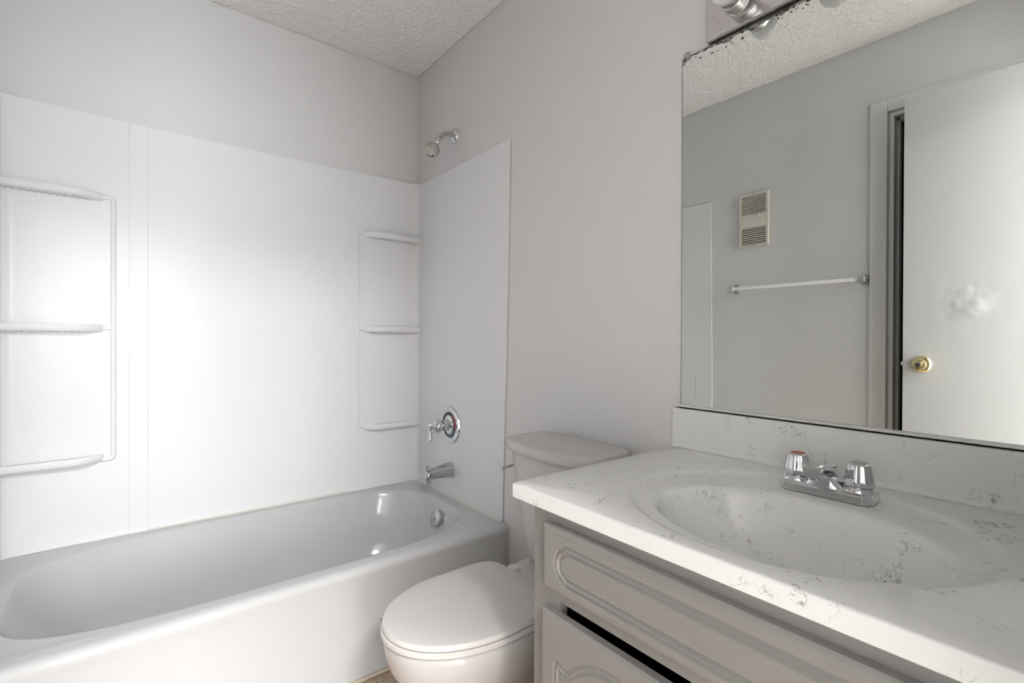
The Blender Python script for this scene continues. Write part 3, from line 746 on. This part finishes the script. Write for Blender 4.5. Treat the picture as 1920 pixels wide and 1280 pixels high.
# ------------------------------------------------------------------ mirror
MX0, MX1, MZ0, MZ1, MY = 1.5432, 2.338, 0.9167, 1.8422, -0.006
mi = thing('wall_mirror', 'large frameless wall mirror above the marble backsplash', 'mirror', (1.94, -0.003, MZ0))
def tilt(bm):      # the glass leans out of plumb by a few millimetres
    for v in bm.verts: v.co.y -= 0.004*(v.co.z-MZ0)-0.0014*(v.co.x-MX0)
    return bm
b = BM(); box(b, MX0, MX1, MY, -0.0020, MZ0, MZ1); obj('mirror_glass', tilt(b), m_mirror, mi)
b = BM(); box(b, MX0-0.0012, MX0, MY-0.0002, -0.0020, MZ0, MZ1); box(b, MX0, MX1, MY-0.0002, -0.0020, MZ1, MZ1+0.0014); obj('glass_edge', tilt(b), m_edge, mi)
b = BM()    # eaten-away silvering along the top edge
pts_t, pts_b = [], []
n = 150
for i in range(n+1):
    x = MX0+0.0002+(MX1-MX0)*i/n*0.7
    h = 0.0042+0.008*mnoise.noise(Vector((x*38, 2.2, 0)))+0.006*mnoise.noise(Vector((x*120, 0.4, 0)))
    if x < MX0+0.03: h += 0.010*(1-(x-MX0)/0.03)
    if 1.60 < x < 1.80: h += 0.0025
    pts_t.append((x, MZ1)); pts_b.append((x, MZ1-max(0.0012, h)))
for i in range(n):
    q = [pts_t[i], pts_t[i+1], pts_b[i+1], pts_b[i]]
    loft(b, [[(x, MY-0.0001, z) for x, z in q], [(x, MY-0.0003, z) for x, z in q]])
for k in range(60):
    x = random.uniform(MX0, MX0+0.45); z = MZ1-random.uniform(0.008, 0.022); r = random.uniform(0.0006, 0.0022)
    q = [(x+r*random.uniform(.6, 1.8)*math.cos(t), z+r*math.sin(t)) for t in np.linspace(0, 2*PI, 8)[:-1]]
    loft(b, [[(x_, MY-0.0001, z_) for x_, z_ in q], [(x_, MY-0.0003, z_) for x_, z_ in q]])
obj('desilvered_edge', tilt(b), m_rot, mi)['label'] = 'dark desilvered patches along the top edge'
b = BM(); box(b, MX0-0.010, MX1, -0.0115, -0.0065, 0.9105, 0.9185); box(b, MX0-0.010, MX1, -0.0115, -0.0008, 0.9105, 0.9125); obj('bottom_channel', b, m_alu, mi)
b = BM(); lathe(b, (MX0+0.014, -0.0062, MZ1+0.003), (0, -1, 0), [(0.0095, 0), (0.0095, 0.004), (0.006, 0.0065), (0, 0.0068)], 20, True, False); box(b, MX0+0.007, MX0+0.021, -0.0062, -0.001, MZ1+0.0018, MZ1+0.014); cl = obj('clip', tilt(b), m_clear, mi)
b = BM(); lathe(b, (MX0+0.014, -0.010, MZ1+0.009), (0, -1, 0), [(0.003, 0), (0.003, 0.0015)], 12); obj('screw', b, m_dull, cl)

# ------------------------------------------------------------------ vanity light bar
vl = thing('vanity_light', 'chrome bar light with round white bulbs above the mirror', 'wall light', (1.93, 0, 1.90))
PX0, PX1, PZ0, PZ1 = 1.618, 2.245, 1.8465, 1.955
b = BM(); box(b, PX0, PX1, -0.024, -0.0008, PZ0, PZ1); obj('back_plate', b, mat('plate_chrome', (0.66, 0.63, 0.63), 0.22, 1.0, bump=[(70, 0.05, 0.001, 2)]), vl, bevel=0.003)
b = BM(); box(b, PX0+0.006, PX1-0.006, -0.028, -0.024, PZ0+0.001, PZ0+0.006); obj('plate_lip', b, m_chrome, vl, bevel=0.0015)
LZ = 1.890
first = None
for k in range(4):
    X = 1.712+0.155*k
    if k == 0:
        b = BM(); lathe(b, (X, -0.0235, LZ), (0, -1, 0), [(0.030, 0), (0.030, 0.024), (0.0285, 0.026), (0.0265, 0.0265), (0.0265, 0.0285), (0.0285, 0.029), (0.0285, 0.052), (0.0265, 0.054), (0.0245, 0.054), (0.0235, 0.040), (0.0, 0.040)], 40, True, False)
        first = obj('socket', b, m_dull, vl)
        b = BM(); lathe(b, (X, -0.0235, LZ), (0, -1, 0), [(0.016, 0.041), (0.0185, 0.056), (0.0205, 0.062), (0.0265, 0.070), (0.0305, 0.082), (0.0305, 0.094), (0.0265, 0.106), (0.017, 0.114), (0.006, 0.1175), (0.0, 0.118)], 40, True, False)
        obj('bulb', b, m_bulb, first)
    else:
        s_ = first.copy(); C.objects.link(s_); s_.parent = vl; s_.matrix_parent_inverse = first.matrix_parent_inverse.copy(); s_.location = first.location+Vector((0.155*k, 0, 0))
        for ch in list(first.children):
            c_ = ch.copy(); C.objects.link(c_); c_.parent = s_; c_.matrix_parent_inverse = ch.matrix_parent_inverse.copy()

# ------------------------------------------------------------------ wall vent and towel bar (seen in the mirror)
ve = thing('wall_vent', 'cream plastic wall vent with two louvred grilles, seen in mirror', 'vent', (1.0375, Y2, 1.738))
vx0, vx1, vz0, vz1 = 0.9565, 1.110, 1.5865, 1.874
gx0_, gx1_ = 0.9645, 1.098
yb, yf = Y2+0.0006, Y2+0.016
b = BM()
box(b, vx0, gx0_, yb, yf, vz0, vz1); box(b, gx1_, vx1, yb, yf, vz0, vz1)
for z0, z1 in ((vz0, 1.596), (1.688, 1.762), (1.861, vz1)): box(b, gx0_, gx1_, yb, yf, z0, z1)
obj('vent_frame', b, m_cream, ve, bevel=0.0015)
def louvre(nm, z0, z1, n, back):
    b = BM(); p = (z1-z0)/n
    for k in range(n):
        z = z0+p*(k+0.5)
        loft(b, [[(x, yb+0.004, z-p*0.32), (x, yf-0.001, z-p*0.18), (x, yf-0.001, z+p*0.22), (x, yb+0.004, z+p*0.08)] for x in (gx0_, gx1_)])
    g = obj(nm, b, m_cream, ve)
    b = BM(); box(b, gx0_, gx1_, yb, yb+0.002, z0, z1); obj('grille_shadow', b, back, g)
louvre('upper_grille', 1.762, 1.861, 10, mat('vent_shade_brown', (0.16, 0.13, 0.10), 0.8))  # shade behind the louvres put into the brown sheet colour
louvre('lower_grille', 1.596, 1.688, 8, m_dark)
b = BM(); box(b, 0.984, 1.083, yf, yf+0.004, 1.741, 1.755); box(b, 1.058, 1.068, yf+0.004, yf+0.009, 1.743, 1.753); obj('slide_lever', b, m_cream, ve, bevel=0.0015)
for z in (1.8675, 1.591):
    b = BM(); lathe(b, (1.032, yf, z), (0, 1, 0), [(0.004, -0.001), (0.004, 0.0012), (0.0, 0.0018)], 14, True, False); obj('screw', b, m_dull, ve)

tb = thing('towel_bar', 'square chrome towel bar on the wall, seen in mirror', 'towel bar', (1.235, Y2, 1.370))
zb = 1.3595
b = BM(); box(b, 0.942, 1.537, Y2+0.052, Y2+0.068, zb-0.008, zb+0.008); obj('bar', b, mat('white_bar', (0.93, 0.93, 0.92), 0.3, 0.0), tb, bevel=0.001)
for x in (0.936, 1.540):
    b = BM(); box(b, x-0.012, x+0.012, Y2+0.0006, Y2+0.006, zb-0.028, zb+0.028); loft(b, [[(x+sx_*w, y, zb+sz_*w) for sx_, sz_ in ((-1, -1), (1, -1), (1, 1), (-1, 1))] for w, y in ((0.018, Y2+0.006), (0.011, Y2+0.022), (0.011, Y2+0.046), (0.015, Y2+0.050), (0.015, Y2+0.072), (0.012, Y2+0.074))])
    obj('bracket', b, m_dull, tb, bevel=0.001)
